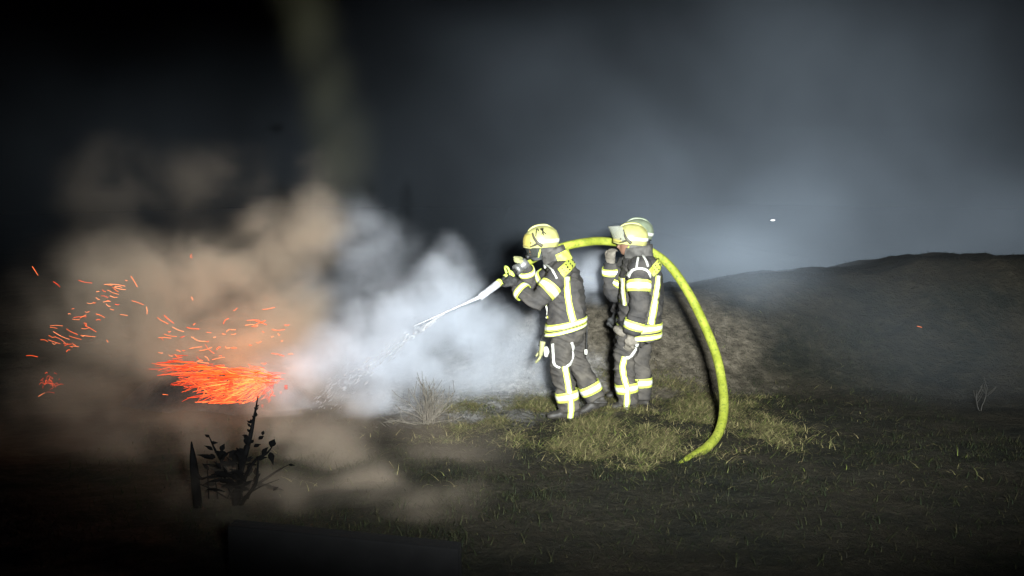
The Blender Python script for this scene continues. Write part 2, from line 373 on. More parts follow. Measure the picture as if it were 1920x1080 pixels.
    for p in me.polygons:
        best = 0; bd = 9
        c = p.center
        for k, tg in enumerate(order):
            r = trees[tg].find_nearest(c, .06)
            if r[0] is not None:
                d = r[3] * (1.0 if tg not in ('jacket',) else .9)
                if d < bd: bd = d; best = k
        idx.append(best)
    me.polygons.foreach_set('material_index', idx); me.polygons.foreach_set('use_smooth', [True] * len(idx)); me.update()
    me.name = 'person'
    o = bpy.data.objects.new('person', me); COL.objects.link(o); o.location = spec['loc']
    bm_v = [Vector(c) for c in co]; bvh = BVHTree.FromPolygons(bm_v, [tuple(p.vertices) for p in me.polygons])
    return o, LO, bvh, hp, RM

def proj(bvh, pts, width, side=-1, off=.005, th=.004, step=.018, across=4):
    """a strip laid on the body along an x-z line, seen from its side"""
    P = [Vector((x, 0, z)) for x, z in pts]; m = []
    tot = sum((P[i + 1] - P[i]).length for i in range(len(P) - 1)); n = max(3, int(tot / step))
    for k in range(n + 1):
        t = k / n * (len(P) - 1); m.append(cr(P, t))
    top = []; bot = []
    wd = width if isinstance(width, (list, tuple)) else (width, width)
    last = None
    for k, p in enumerate(m):
        d = (m[min(k + 1, n)] - m[max(k - 1, 0)]).normalized(); s = Vector((-d.z, 0, d.x)); ww = wd[0] + (wd[1] - wd[0]) * k / n
        rt = []; rb = []
        for j in range(across + 1):
            q = p + s * ww * (j / across - .5)
            h = bvh.ray_cast(Vector((q.x, side * 2, q.z)), Vector((0, -side, 0)))
            if h[0] is None:
                h = bvh.find_nearest(Vector((q.x, (last.y if last else 0), q.z)))
            last = h[0]; nn = h[1] if h[1].y * side > 0 else -h[1]
            rt.append(h[0] + nn * (off + th)); rb.append(h[0] - nn * .006)
        top.append(rt); bot.append(rb)
    rg = [a + b[::-1] for a, b in zip(top, bot)]
    return skin(rg)

def helmet(parent, hp, RM, kind):
    """shell with peak and neck guard, front plate, band, hinge bracket and visor"""
    C = hp(.012, 0, .035)
    def pos(az, t, sc=1.0):
        # az 0 = front (-x); t 0 rim .. 1 top
        ca, sa = math.cos(az), math.sin(az)
        rx = (.165 if ca > 0 else .165); ry = .13
        rim = -.035 - .032 * abs(sa) ** 2 + (-.055 if ca < 0 else 0.01) * abs(ca) ** 1.5
        rim += -.012 * (ca > .6) 
        th = math.asin(min(1, max(-.7, rim / .135)))
        el = th + (math.pi / 2 - th) * t
        fl = 1 + .10 * max(0, 1 - t * 7) * (1.0 if abs(ca) > .5 else .35)       # flared rim
        cx = -ca * rx * math.cos(el) * fl; cyy = sa * ry * math.cos(el) * fl; cz = .132 * math.sin(el)
        return C + RM @ (Vector((cx, cyy, cz)) * sc)
    N = 40; Tn = 14
    def patch(a0, a1, t0, t1, s0, s1, na=N, nt_=Tn, closed=False):
        A = [a0 + (a1 - a0) * i / na for i in range(na + 1)]; TT = [t0 + (t1 - t0) * j / nt_ for j in range(nt_ + 1)]
        v = []; f = []
        for sc in (s1, s0):
            for a in A:
                for tt in TT: v.append(pos(a, tt, sc))
        W = nt_ + 1; H = (na + 1) * W
        for i in range(na):
            for j in range(nt_):
                f.append((i * W + j, (i + 1) * W + j, (i + 1) * W + j + 1, i * W + j + 1))
                f.append((H + i * W + j, H + i * W + j + 1, H + (i + 1) * W + j + 1, H + (i + 1) * W + j))
        for j in range(nt_):
            f.append((j, j + 1, H + j + 1, H + j)); k = na * W; f.append((k + j, H + k + j, H + k + j + 1, k + j + 1))
        for i in range(na):
            f.append((i * W, H + i * W, H + (i + 1) * W, (i + 1) * W)); k = nt_
            f.append((i * W + k, (i + 1) * W + k, H + (i + 1) * W + k, H + i * W + k))
        return v, f
    hm = MB().add(patch(-math.pi, math.pi, 0, .995, .96, 1.0)).obj('helmet', M['helmet' if kind != 'pale' else 'helmet_pale'], parent)
    MB().add(patch(-.95, .95, .06, .50, .99, 1.035, 20, 8)).obj('front_plate', M['helmet_front' if kind != 'pale' else 'helmet_pale'], hm)
    for s in (-1, 1):
        a0, a1 = (1.25, 3.05) if s > 0 else (-3.05, -1.25)
        MB().add(patch(a0, a1, .16, .27, .99, 1.018, 16, 2)).obj('reflective_band', M['silver'], hm)
        # visor hinge bracket: slanting arm and forked foot
        def q(az, tt, k): return pos(s * az, tt, k)
        br = MB()
        br.add(tube([q(.98, .52, 1.03), q(1.12, .36, 1.04), q(1.28, .2, 1.05), q(1.5, .07, 1.06)], [.008, .010, .014, .015], 8, 4))
        br.add(tube([q(.82, .09, 1.05), q(1.05, .10, 1.05), q(1.28, .17, 1.05)], [.005, .009, .012], 8, 4))
        br.obj('hinge_bracket', M['bracket'], hm)
        MB().add(tube([q(.9, .22, 1.0), q(.9, .22, 1.06)], .007, 8, 2)).obj('rivet', M['black'], hm)
        # chin strap
        MB().add(tube([q(1.45, .02, .95), hp(-.02, s * .078, -.05), hp(-.045, s * .05, -.105), hp(-.05, 0, -.135)], .009, 8, 4)).obj('chin_strap', M['lime'], hm)
    MB().add(patch(-math.pi, math.pi, .0, .035, .985, 1.02, 40, 2)).obj('rim_trim', M['black'] if kind == 'pale' else M['helmet'], hm)
    # comb
    MB().add(tube([pos(0, .62, 1.0), pos(0, .8, 1.02), pos(0, .99, 1.02), pos(math.pi, .8, 1.02), pos(math.pi, .5, 1.0)], [.006, .011, .012, .011, .006], 8, 4)).obj('comb', M['helmet' if kind != 'pale' else 'helmet_pale'], hm)
    if kind == 'pale': return hm, pos
    # visor: curved pane, raised (half open) or lowered
    if kind == 'down': el0, el1, rad = -.14, .005, .165
    else: el0, el1, rad = .005, .12, .185
    v = []; f = []; na, nz_ = 22, 6
    for sc in (1.0, .982):
        for i in range(na + 1):
            az = -1.15 + 2.3 * i / na
            for j in range(nz_ + 1):
                u = j / nz_
                if kind == 'down':
                    z = el0 + (el1 - el0) * u; rr = rad * (1 - .10 * (1 - u)); p = Vector((-math.cos(az) * rr, math.sin(az) * rr * .78, z))
                else:                                           # tipped up over the brow
                    p = Vector((-math.cos(az) * (.165 + .055 * u), math.sin(az) * .135 * (1 + .05 * u), -.03 + .145 * u ** .8))
                v.append(C + RM @ (p * sc))
    W = nz_ + 1; H = (na + 1) * W
    for i in range(na):
        for j in range(nz_):
            f.append((i * W + j, (i + 1) * W + j, (i + 1) * W + j + 1, i * W + j + 1)); f.append((H + i * W + j, H + i * W + j + 1, H + (i + 1) * W + j + 1, H + (i + 1) * W + j))
    for i in range(na):
        f.append((i * W, H + i * W, H + (i + 1) * W, (i + 1) * W)); f.append((i * W + nz_, (i + 1) * W + nz_, H + (i + 1) * W + nz_, H + i * W + nz_))
    mesh_obj('visor', v, f, M['visor_dark' if kind == 'down' else 'visor'], hm)
    # neck curtain behind and beside the ears
    v = []; f = []; na = 26
    for sc in (1.0, .95):
        for i in range(na + 1):
            az = 1.35 + (2 * math.pi - 2.7) * i / na
            for j in range(6):
                p0 = pos(az, .03, .93); rp = RM @ Vector((-math.cos(az) * .115, math.sin(az) * .115, -.155 - .015 * math.sin(i * 1.9)))
                p1 = C + rp; u = j / 5; p = p0.lerp(p1, u) + RM @ Vector((-math.cos(az), math.sin(az), 0)) * (.010 * math.sin(i * 1.7) * u)
                v.append(C + (p - C) * sc)
    H = (na + 1) * 6
    for i in range(na):
        for j in range(5):
            f.append((i * 6 + j, (i + 1) * 6 + j, (i + 1) * 6 + j + 1, i * 6 + j + 1)); f.append((H + i * 6 + j, H + i * 6 + j + 1, H + (i + 1) * 6 + j + 1, H + (i + 1) * 6 + j))
    mesh_obj('neck_curtain', v, f, M['curtain'], hm)
    return hm, pos

def strips(o, bvh, LO, S2, lst):
    """lst: (kind, data); pixel coordinates through S2"""
    for it in lst:
        if it[0] == 'line':
            for side in ((-1, 1) if it[3] else (-1,)):
                wd = it[2]; e = MB().add(proj(bvh, [S2(*p) for p in it[1]], wd, side)).obj('reflective_strip', M['strip'], o)
                w2 = tuple(x * .55 for x in wd) if isinstance(wd, tuple) else wd * .55
                MB().add(proj(bvh, [S2(*p) for p in it[1]], w2, side, .0085)).obj('silver_band', M['silver'], e)
        elif it[0] == 'pipe':
            for side in ((-1, 1) if it[3] else (-1,)):
                MB().add(proj(bvh, [S2(*p) for p in it[1]], it[2], side, .006, .006, .012, 3)).obj('piping', M['piping'], o)
        elif it[0] == 'ring':
            st = LO[it[1]]; t0, t1 = it[2], it[3]; off = it[4] if len(it) > 4 else .010
            e = MB().add(shell_band(st, t0, t1, off)).obj('reflective_strip', M['strip'], o); dt = (t1 - t0)
            MB().add(shell_band(st, t0 + dt * .26, t1 - dt * .26, off + .003)).obj('silver_band', M['silver'], e)

# ---------- firefighter with the nozzle
F1 = Vector((.512, 9.0, 0)); s1 = FPX / 9.0
def A(px, py): return ((px - 1065) / s1, (785 - py) / s1)
def A3(px, py, y): x, z = A(px, py); return (x, y, z)
spec1 = dict(loc=F1, seed=3.3, fold_top=1.40, hand_x=-.50,
    tags=dict(jacket='jacket', trousers='trousers', boot='boot', glove_l='glove', glove_r='glove_pale', skin='hood', hood='hood'),
    torso=[(-.025, .79, .17, .205, .26, 0), (-.022, .81, .188, .225, .26, 0), (-.012, .93, .178, .215, .2, 0), (-.015, 1.1, .165, .21, .15, 0), (-.03, 1.24, .160, .22, .1, 0),
           (-.05, 1.34, .148, .215, .1, 0), (-.075, 1.41, .125, .185, .15, 0), (-.11, 1.47, .09, .12, .2, 0), (-.14, 1.515, .075, .082, .2, 0)],
    pelvis=[(.0, .68, .10, .13, 0), (-.0, .74, .15, .185, 0), (-.005, .84, .165, .2, 0), (-.01, .95, .15, .19, 0)],
    leg_l=([(-.035, -.10, .80), (-.06, -.11, .62), (-.065, -.115, .47), (-.025, -.11, .30), (.01, -.11, .12), (.015, -.11, .075)], [.115, .105, .092, .092, .092, .088]),
    leg_r=([(.05, .10, .80), (.085, .115, .62), (.10, .125, .49), (.18, .13, .33), (.255, .135, .175), (.27, .135, .14)], [.112, .104, .092, .09, .09, .086]),
    boot_l=((.02, -.11, -.0), .12, (.012, -.11, .2)), boot_r=((.315, .135, .045), -.1, (.245, .135, .24)), boot_r_pitch=.42,
    arm_l=([(-.06, -.13, 1.38), (-.085, -.205, 1.335), (-.19, -.27, 1.21), (-.295, -.285, 1.105), (-.385, -.25, 1.155), (-.455, -.205, 1.215), (-.475, -.19, 1.235)], [.09, .098, .085, .082, .073, .066, .05]),
    arm_r=([(-.08, .13, 1.38), (-.11, .205, 1.335), (-.23, .28, 1.24), (-.33, .30, 1.19), (-.365, .25, 1.28), (-.385, .19, 1.37), (-.39, .175, 1.39)], [.09, .096, .084, .08, .07, .062, .048]),
    hand_l=((-.485, -.175, 1.245), (-.62, .50, .42), (-.2, .8, -.2), 1, .62),
    hand_r=((-.392, .165, 1.405), (-.30, -.75, .50), (-.55, .0, -.75), -1, .62),
    head=A3(1014, 457, 0), head_nod=.18, head_yaw=.06, neck=(-.13, 0, 1.47))
p1, LO1, bvh1, hp1, RM1 = build_person(spec1)
tag(p1, 'firefighter in dark turnout gear aiming the nozzle at the fire', 'person', 'firefighters on the hose line')
hm1, hpos1 = helmet(p1, hp1, RM1, 'down')
strips(p1, bvh1, LO1, A, [
    ('line', [(1060, 514), (1062, 545), (1067, 575), (1073, 600)], (.052, .066), True),
    ('ring', 'torso', .95, 1.32, .012), ('ring', 'torso', 1.42, 1.82, .012),
    ('ring', 'arm_l', 1.75, 2.25, .010), ('ring', 'arm_l', 4.25, 4.75, .010), ('ring', 'arm_r', 1.7, 2.2, .01), ('ring', 'arm_r', 4.35, 4.8, .01),
    ('pipe', [(1012, 500), (1024, 496), (1034, 503), (1041, 517)], .016, True),
    ('pipe', [(1017, 497), (1022, 490), (1031, 483)], .014, False),
    ('pipe', [(1036, 640), (1037, 660), (1039, 678), (1049, 684)], .018, True),
    ('pipe', [(1070, 637), (1074, 652), (1073, 672), (1061, 683)], .020, True),
    ('line', [(1058, 682), (1062, 705), (1066, 728), (1069, 745), (1070, 765), (1069, 782)], .055, True),
    ('ring', 'leg_l', 3.2, 3.65, .010), ('ring', 'leg_r', 3.3, 3.8, .012),
    ('line', [(1021, 570), (1022, 582), (1025, 596)], .03, True),
])
# checked panel over the shoulder blades, with dark dots
def yoke(o, bvh, S2, a, bq, wd):
    for side in (-1, 1):
        e = MB().add(proj(bvh, [S2(*a), S2(*((a[0] + bq[0]) / 2, (a[1] + bq[1]) / 2)), S2(*bq)], wd, side, .008, .005, .015, 6)).obj('yoke_panel', M['strip'], o)
        dx, dz = (bq[0] - a[0]), (bq[1] - a[1]); L = math.hypot(dx, dz); nx_, nz_ = -dz / L, dx / L
        for i in range(4):
            for j in (-1, 0, 1):
                u = .2 + .2 * i; cx = a[0] + dx * u + nx_ * j * wd * 55; cz = a[1] + dz * u + nz_ * j * wd * 55
                MB().add(proj(bvh, [S2(cx - dx * .028, cz - dz * .028), S2(cx, cz), S2(cx + dx * .028, cz + dz * .028)], .011, side, .014, .003, .006, 2)).obj('dot', M['black'], e)
yoke(p1, bvh1, A, (1048, 508), (1078, 484), .085)
# collar, mask, pouch and the glove hanging from the belt
def collar(o, c, ax, r0, r1, h, m, gap=.5, name='collar'):
    v = []; f = []; n = 26; ax = Vector(ax).normalized(); X = (Vector((1, 0, 0)) - ax * ax.x).normalized(); Y = ax.cross(X)
    for sc in (0, -.009):
        for i in range(n + 1):
            a = math.pi + gap + (2 * math.pi - 2 * gap) * i / n
            for j in range(5):
                u = j / 4; rr = r0 + (r1 - r0) * u + sc + .006 * math.sin(i * 1.3 + j)
                v.append(Vector(c) + ax * h * u * (1 + .12 * math.cos(a)) + (X * math.cos(a) + Y * math.sin(a) * 1.05) * rr)
    H = (n + 1) * 5
    for i in range(n):
        for j in range(4):
            f.append((i * 5 + j, (i + 1) * 5 + j, (i + 1) * 5 + j + 1, i * 5 + j + 1)); f.append((H + i * 5 + j, H + i * 5 + j + 1, H + (i + 1) * 5 + j + 1, H + (i + 1) * 5 + j))
        f.append((i * 5 + 4, (i + 1) * 5 + 4, H + (i + 1) * 5 + 4, H + i * 5 + 4))
    return mesh_obj(name, v, f, m, o)
collar(p1, (-.115, 0, 1.45), (-.35, 0, 1), .125, .115, .10, M['curtain'])
collar(p1, (-.095, 0, 1.425), (-.35, 0, 1), .145, .128, .085, M['strip'], 1.6, 'collar_tape')
mk = MB(); mk.add(skin(rings([(hp1(-.07, 0, .0), RM1 @ Vector((1, 0, 0)), RM1 @ Vector((0, 1, 0)), .045, .066), (hp1(-.075, 0, -.04), RM1 @ Vector((1, 0, 0)), RM1 @ Vector((0, 1, 0)), .055, .07), (hp1(-.07, 0, -.09), RM1 @ Vector((1, 0, 0)), RM1 @ Vector((0, 1, 0)), .055, .058), (hp1(-.055, 0, -.14), RM1 @ Vector((1, 0, 0)), RM1 @ Vector((0, 1, 0)), .045, .045)], 20, 4)))
mask = mk.obj('face_mask', M['hood'], p1)
MB().add(tube([hp1(-.11, 0, -.09), hp1(-.155, 0, -.10)], [.03, .026], 14, 3)).obj('filter', M['black'], mask)
MB().add(tube([A3(1020, 622, -.15), A3(1014, 632, -.19), A3(1010, 645, -.2)], .010, 8, 4)).obj('strap', M['black'], p1)
gl = MB()
for vf in hand(A3(1016, 642, -.19), (-.15, -.1, -1), (-1, 0, 0), 1, .25): gl.add(vf)
gl.obj('hanging_glove', M['glove_pale'], p1)
MB().add(tube([A3(1022, 646, -.19), A3(1024, 655, -.2), A3(1023, 664, -.19)], [.018, .026, .016], 10, 4)).obj('tag', M['silver'], p1)
MB().add(tube([A3(1100, 588, -.04), A3(1101, 620, -.05), A3(1100, 660, -.05)], .006, 8, 4)).obj('belt_strap', M['black'], p1)
MB().add(tube([A3(1099, 655, -.06), A3(1099, 664, -.06)], .014, 8, 3)).obj('buckle', M['silver'], p1)
# dark marks on the helmet side (two characters)
def mark(o, pos, strokes, az0, t0, sc):
    for s in strokes:
        P = [pos(-(az0 + (x - .5) * .55), t0 + (y - .5) * .30, sc) for x, y in s]
        MB().add(tube(P, .0048, 6, 3)).obj('mark', M['black'], o)
mark(hm1, hpos1, [[(0, .0), (.03, .5), (.06, .95)], [(-.08, .95), (.15, 1.0), (.32, .85)], [(.32, .85), (.33, .6)]], 1.5, .56, 1.004)
mark(hm1, hpos1, [[(.75, .0), (.78, .5), (.8, 1.0)], [(.55, .95), (.78, .55), (1.05, .1)], [(1.05, 1.0), (.78, .5), (.55, .1)]], 1.55, .56, 1.004)

# ---------- firefighter steadying the hose
F2 = Vector((1.165, 9.34, 0)); s2 = FPX / 9.34
def B(px, py): return ((px - 1190) / s2, (770 - py) / s2)
def B3(px, py, y): x, z = B(px, py); return (x, y, z)
spec2 = dict(loc=F2, seed=8.1, fold_top=1.44, hand_x=-.6,
    tags=dict(jacket='jacket', trousers='trousers', boot='boot', glove_l='glove_white', glove_r='glove_white', skin='skin', hood='hood'),
    torso=[(.045, .67, .18, .21, .08, 0), (.048, .69, .20, .232, .08, 0), (.055, .84, .2, .225, .05, 0), (.065, 1.05, .2, .218, 0, 0), (.07, 1.22, .198, .225, 0, 0),
           (.06, 1.35, .185, .22, 0, 0), (.045, 1.43, .155, .19, .1, 0), (.02, 1.49, .11, .125, .15, 0), (.0, 1.53, .08, .085, .15, 0)],
    pelvis=[(.01, .62, .10, .13, 0), (.01, .70, .155, .19, 0), (.02, .82, .17, .2, 0), (.03, .95, .15, .19, 0)],
    leg_l=([(-.03, -.10, .78), (-.075, -.11, .62), (-.105, -.115, .47), (-.085, -.11, .30), (-.06, -.11, .12), (-.055, -.11, .07)], [.125, .112, .095, .096, .094, .09]),
    leg_r=([(.06, .10, .78), (.075, .115, .62), (.075, .12, .47), (.09, .12, .30), (.095, .12, .12), (.095, .12, .07)], [.122, .11, .095, .094, .092, .088]),
    boot_l=((-.06, -.11, 0), .1, (-.058, -.11, .2)), boot_r=((.09, .12, 0), -.15, (.095, .12, .2)),
    arm_l=([(.03, -.13, 1.40), (.025, -.215, 1.36), (.005, -.285, 1.2), (.015, -.30, 1.02), (-.02, -.295, .90), (-.05, -.285, .79), (-.055, -.28, .765)], [.095, .108, .1, .092, .082, .076, .052]),
    arm_r=([(-.02, .12, 1.40), (-.06, .2, 1.35), (-.13, .26, 1.2), (-.175, .275, 1.075), (-.2, .25, 1.2), (-.205, .215, 1.36), (-.205, .21, 1.385)], [.095, .098, .088, .082, .074, .066, .05]),
    hand_l=((-.06, -.28, .755), (-.16, .05, -1), (.1, 1, .0), 1, .5),
    hand_r=((-.205, .208, 1.40), (.05, .06, 1), (.35, .5, .1), 1, .75),
    head=B3(1181, 452, 0), head_nod=.05, head_yaw=-.03, neck=(.0, 0, 1.49))
p2, LO2, bvh2, hp2, RM2 = build_person(spec2)
tag(p2, 'firefighter standing second in line with raised visor, arm hanging down', 'person', 'firefighters on the hose line')
hm2, hpos2 = helmet(p2, hp2, RM2, 'up')
strips(p2, bvh2, LO2, B, [
    ('line', [(1230, 514), (1226, 545), (1222, 572), (1216, 604)], (.055, .07), True),
    ('ring', 'torso', .95, 1.4, .012), ('ring', 'torso', 1.52, 1.95, .012),
    ('ring', 'arm_l', 1.75, 2.25, .010), ('ring', 'arm_l', 4.1, 4.75, .012), ('ring', 'arm_r', 1.7, 2.2, .01), ('ring', 'arm_r', 4.45, 4.85, .012),
    ('pipe', [(1172, 515), (1178, 503), (1192, 499), (1206, 504), (1213, 517)], .018, True),
    ('pipe', [(1186, 500), (1187, 490), (1191, 480)], .016, True),
    ('pipe', [(1200, 477), (1204, 486), (1207, 496)], .014, True),
    ('line', [(1166, 520), (1167, 545), (1169, 570)], .03, True),
    ('pipe', [(1189, 638), (1187, 652), (1178, 664), (1168, 666)], .024, True),
    ('line', [(1169, 664), (1165, 682), (1168, 703), (1173, 722), (1174, 745), (1173, 768)], .055, True),
    ('ring', 'leg_l', 3.15, 3.6, .010), ('ring', 'leg_r', 3.1, 3.55, .010),
])
yoke(p2, bvh2, B, (1214, 508), (1242, 486), .085)
collar(p2, (.03, 0, 1.46), (-.05, 0, 1), .15, .14, .105, M['curtain'])
MB().add(tube([B3(1160, 600, -.21), B3(1168, 606, -.245), B3(1180, 610, -.25)], [.016, .022, .016], 10, 4)).obj('torch', M['black'], p2)
MB().add(tube([B3(1152, 612, -.15), B3(1160, 618, -.2), B3(1168, 624, -.2)], [.03, .036, .028], 10, 4)).obj('belt_pouch', M['glove_white'], p2)

# ---------- firefighter mostly hidden behind the second
F3 = Vector((1.225, 9.95, 0.0))
spec3 = dict(spec2); spec3.update(loc=F3, seed=14.2)
spec3['tags'] = dict(spec2['tags'], glove_l='glove', glove_r='glove')
spec3['arm_r'] = ([(.02, .13, 1.40), (.025, .215, 1.36), (.0, .285, 1.2), (.0, .30, 1.02), (-.06, .285, .92), (-.12, .25, .84), (-.135, .24, .82)], [.095, .108, .1, .092, .082, .076, .052])
spec3['hand_r'] = ((-.14, .235, .81), (-.5, -.2, -.8), (.2, -1, 0), -1, .5)
spec3['head'] = (.03, 0, 1.645); spec3['head_nod'] = 0.0
p3, LO3, bvh3, hp3, RM3 = build_person(spec3)
p3.location.z = -.0
tag(p3, 'firefighter almost hidden behind the second one, pale helmet showing above', 'person', 'firefighters on the hose line')
hm3, hpos3 = helmet(p3, hp3, RM3, 'pale')
strips(p3, bvh3, LO3, B, [('ring', 'torso', .95, 1.4, .012), ('ring', 'torso', 1.52, 1.95, .012), ('ring', 'leg_l', 3.15, 3.6, .010), ('ring', 'leg_r', 3.1, 3.55, .010),
    ('line', [(1230, 514), (1226, 545), (1222, 572), (1216, 604)], (.055, .07), True), ('ring', 'arm_l', 1.75, 2.25, .010), ('ring', 'arm_r', 1.75, 2.25, .010)])
collar(p3, (.03, 0, 1.46), (-.05, 0, 1), .15, .14, .105, M['curtain'])
MB().add(tube([hpos3(2.2, .75, 1.0), hpos3(2.0, .72, 1.12), hpos3(1.7, .68, 1.15)], [.016, .02, .016], 10, 4)).obj('helmet_lamp', M['silver'], hm3)

# ------------------------------------------------------------------ hose with nozzle
hose = empty('fire_hose', (1.33, 7.5, 0)); tag(hose, 'yellow-green fire hose carried over shoulders and arching down to the grass', 'hose')
def child(mb, name, m, par):
    o = mb.obj(name, m, par)
    root = par
    while root.parent: root = root.parent
    o.matrix_parent_inverse = Matrix.Translation(-root.location) if root.type == 'EMPTY' else Matrix.Identity(4)
    if par.parent: o.matrix_parent_inverse = Matrix.Identity(4)
    return o
HP = [pt(986, 493, 9.10), pt(1003, 483, 9.16), pt(1028, 472, 9.2), pt(1055, 463, 9.22), pt(1085, 456, 9.3), pt(1120, 452, 9.45), pt(1152, 454, 9.55), pt(1190, 459, 9.57), pt(1225, 474, 9.52), pt(1258, 501, 9.42), pt(1292, 551, 9.28), pt(1322, 612, 9.1), pt(1344, 670, 8.85), pt(1355, 725, 8.55), pt(1357, 772, 8.25), pt(1347, 812, 7.98), pt(1325, 845, 7.72), pt(1296, 868, 7.5), pt(1255, 893, 7.25)]
HP[-3].z = .03; HP[-2].z = hz(HP[-2].x, HP[-2].y) - .002; HP[-1].z = hz(HP[-1].x, HP[-1].y) - .05
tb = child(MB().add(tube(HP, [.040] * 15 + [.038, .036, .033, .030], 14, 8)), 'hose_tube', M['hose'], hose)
n0 = pt(986, 493, 9.10); n1 = pt(922, 541, 8.94); ax = (n1 - n0); L = ax.length; ax.normalize()
def along(u): return n0 + ax * (L * u)
def seg(pairs, n=16): return skin(rings(chain([along(u) for u, r in pairs], [r for u, r in pairs]), n, 1))
noz = child(MB().add(seg([(.30, .022), (.34, .03), (.62, .03), (.66, .024), (.72, .024)])), 'nozzle', M['black'], hose)
child(MB().add(seg([(-.02, .05), (.0, .055), (.13, .055), (.15, .046), (.2, .046), (.22, .052), (.3, .052), (.31, .03)])), 'coupling', M['metal'], noz)
child(MB().add(seg([(.40, .031), (.41, .038), (.47, .038), (.48, .031)])), 'grip_ring', M['lime'], noz)
child(MB().add(seg([(.54, .031), (.55, .037), (.60, .037), (.61, .031)])), 'grip_ring', M['lime'], noz)
child(MB().add(seg([(.72, .026), (.74, .036), (.80, .038), (.82, .030)])), 'grip_ring', M['lime'], noz)
child(MB().add(seg([(.80, .03), (.84, .036), (1.0, .034), (1.16, .033), (1.34, .032), (1.36, .024)])), 'barrel', M['barrel'], noz)
perp = Vector((0, 0, 1)) - ax * ax.z; perp.normalize(); sv = ax.cross(perp)
child(MB().add(tube([along(.5) + sv * .03, along(.46) + sv * .034 + perp * .07, along(.46) + perp * .09, along(.46) - sv * .034 + perp * .07, along(.5) - sv * .03], .010, 8, 4)), 'bail_handle', M['lime'], noz)
child(MB().add(tube([along(.42) - perp * .02, along(.40) - perp * .08, along(.36) - perp * .13], [.018, .02, .017], 10, 4)), 'pistol_grip', M['black'], noz)
j0 = along(1.30); j1 = pt(775, 612, 9.0); j2 = pt(640, 700, 9.15)
jm = MB().add(tube([j0, j0.lerp(j1, .3), j0.lerp(j1, .65), j1], [.020, .012, .009, .003], 12, 10))
sp0 = j0.lerp(j1, .55); sp1 = pt(590, 762, 9.3)
for k in range(420):                                     # the jet breaking up into threads and drops on its way down
    u = random.random() ** 1.5; ln = random.uniform(.01, .05); sp = .008 + .11 * u
    c = sp0.lerp(sp1, u) + Vector((0, 0, .03 * u * (1 - u))) + Vector((random.gauss(0, sp) * .5, random.gauss(0, sp), random.gauss(0, sp) * .7)); d = (sp1 - sp0).normalized()
    jm.add(tube([c, c + d * ln * .5, c + d * ln - Vector((0, 0, .004))], [.001, random.uniform(.0008, .0018), .0004], 5, 2))
jet = jm.obj('water_jet', M['water'])
tag(jet, 'straight jet of water leaving the nozzle towards the fire', 'water jet', None, 'stuff')

# ------------------------------------------------------------------ fire: smouldering straw, embers
fire = empty('burning_straw_heap', FIRE); tag(fire, 'heap of straw burning orange at the edge of the smoke', 'fire')
def rel(mb, name, m, par):
    return child(mb, name, m, par)
v = []; f = []; n1_, n2_ = 40, 16
for i in range(n1_):
    for j in range(n2_ + 1):
        a = 2 * math.pi * i / n1_; r_ = 1 - (j / n2_)
        x = FIRE.x - .15 + 1.05 * r_ * math.cos(a); y = FIRE.y + .15 + .6 * r_ * math.sin(a)
        z = hz(x, y) - .02 + .34 * (1 - r_ ** 2) * (1 + .5 * noise.noise(Vector((x * 3, y * 3, 1)))) + .04 * noise.noise(Vector((x * 9, y * 9, 4)))
        v.append((x, y, z))
for i in range(n1_):
    for j in range(n2_): f.append((i * (n2_ + 1) + j, ((i + 1) % n1_) * (n2_ + 1) + j, ((i + 1) % n1_) * (n2_ + 1) + j + 1, i * (n2_ + 1) + j + 1))
mb = MB(); mb.add((v, f)); rel(mb, 'charred_mound', M['char'], fire)
def strand(p, q, sag, r0):
    mid = p.lerp(q, .5) + Vector((random.uniform(-.01, .01), random.uniform(-.02, .02), sag))
    return tube([p, mid, q], [r0, r0 * .9, r0 * .4], 4, 4)
def glow_mat(name, cols, e): return mat_island(name, cols, .8, e)
GL = glow_mat('glowing straw', [(.30, .015, .002), (.8, .05, .006), (.45, .02, .003), (1, .13, .02), (.25, .012, .002), (.9, .07, .008)], .8)
GC = glow_mat('white-hot straw', [(1, .08, .010), (1, .16, .03), (.8, .05, .006), (1, .20, .05), (1, .09, .014)], 1.0)
def sweep(u, v, jit):
    tip = Vector((514, 708)); top = Vector((318, 676)); bot = Vector((415, 762)); e = top.lerp(bot, v)
    p = tip.lerp(e, u); p.y += (18 * v - 7 * (1 - v)) * math.sin(math.pi * min(u, 1)) + jit
    return p
ma_ = MB(); mc_ = MB()
for k in range(560):
    v_ = random.random() ** .8; u_ = random.random() ** (.8 if v_ > .4 else 1.1); du = random.uniform(.08, .32); jt = random.gauss(0, 3.5); y = random.uniform(9.0, 9.5)
    tj = Vector((random.gauss(0, 14), random.gauss(0, 5))); kk = random.gauss(0, 5); q = [sweep(u_ + du * w_, v_ + .04 * w_, jt) + tj + Vector((0, kk * w_ * w_)) for w_ in (0, .5, 1)]; r0 = random.uniform(.0016, .0042)
    hot = random.random() < (.75 if (v_ > .4 and u_ < .65) else .12)
    (mc_ if hot else ma_).add(tube([pt(a_.x, a_.y - max(0, a_.y - 752) * .75, y) for a_ in q], [r0 * .5, r0, r0 * .3], 4, 4))
g = rel(ma_, 'glowing_straw', GL, fire); g['kind'] = 'stuff'
g = rel(mc_, 'flaring_straw', GC, fire); g['kind'] = 'stuff'
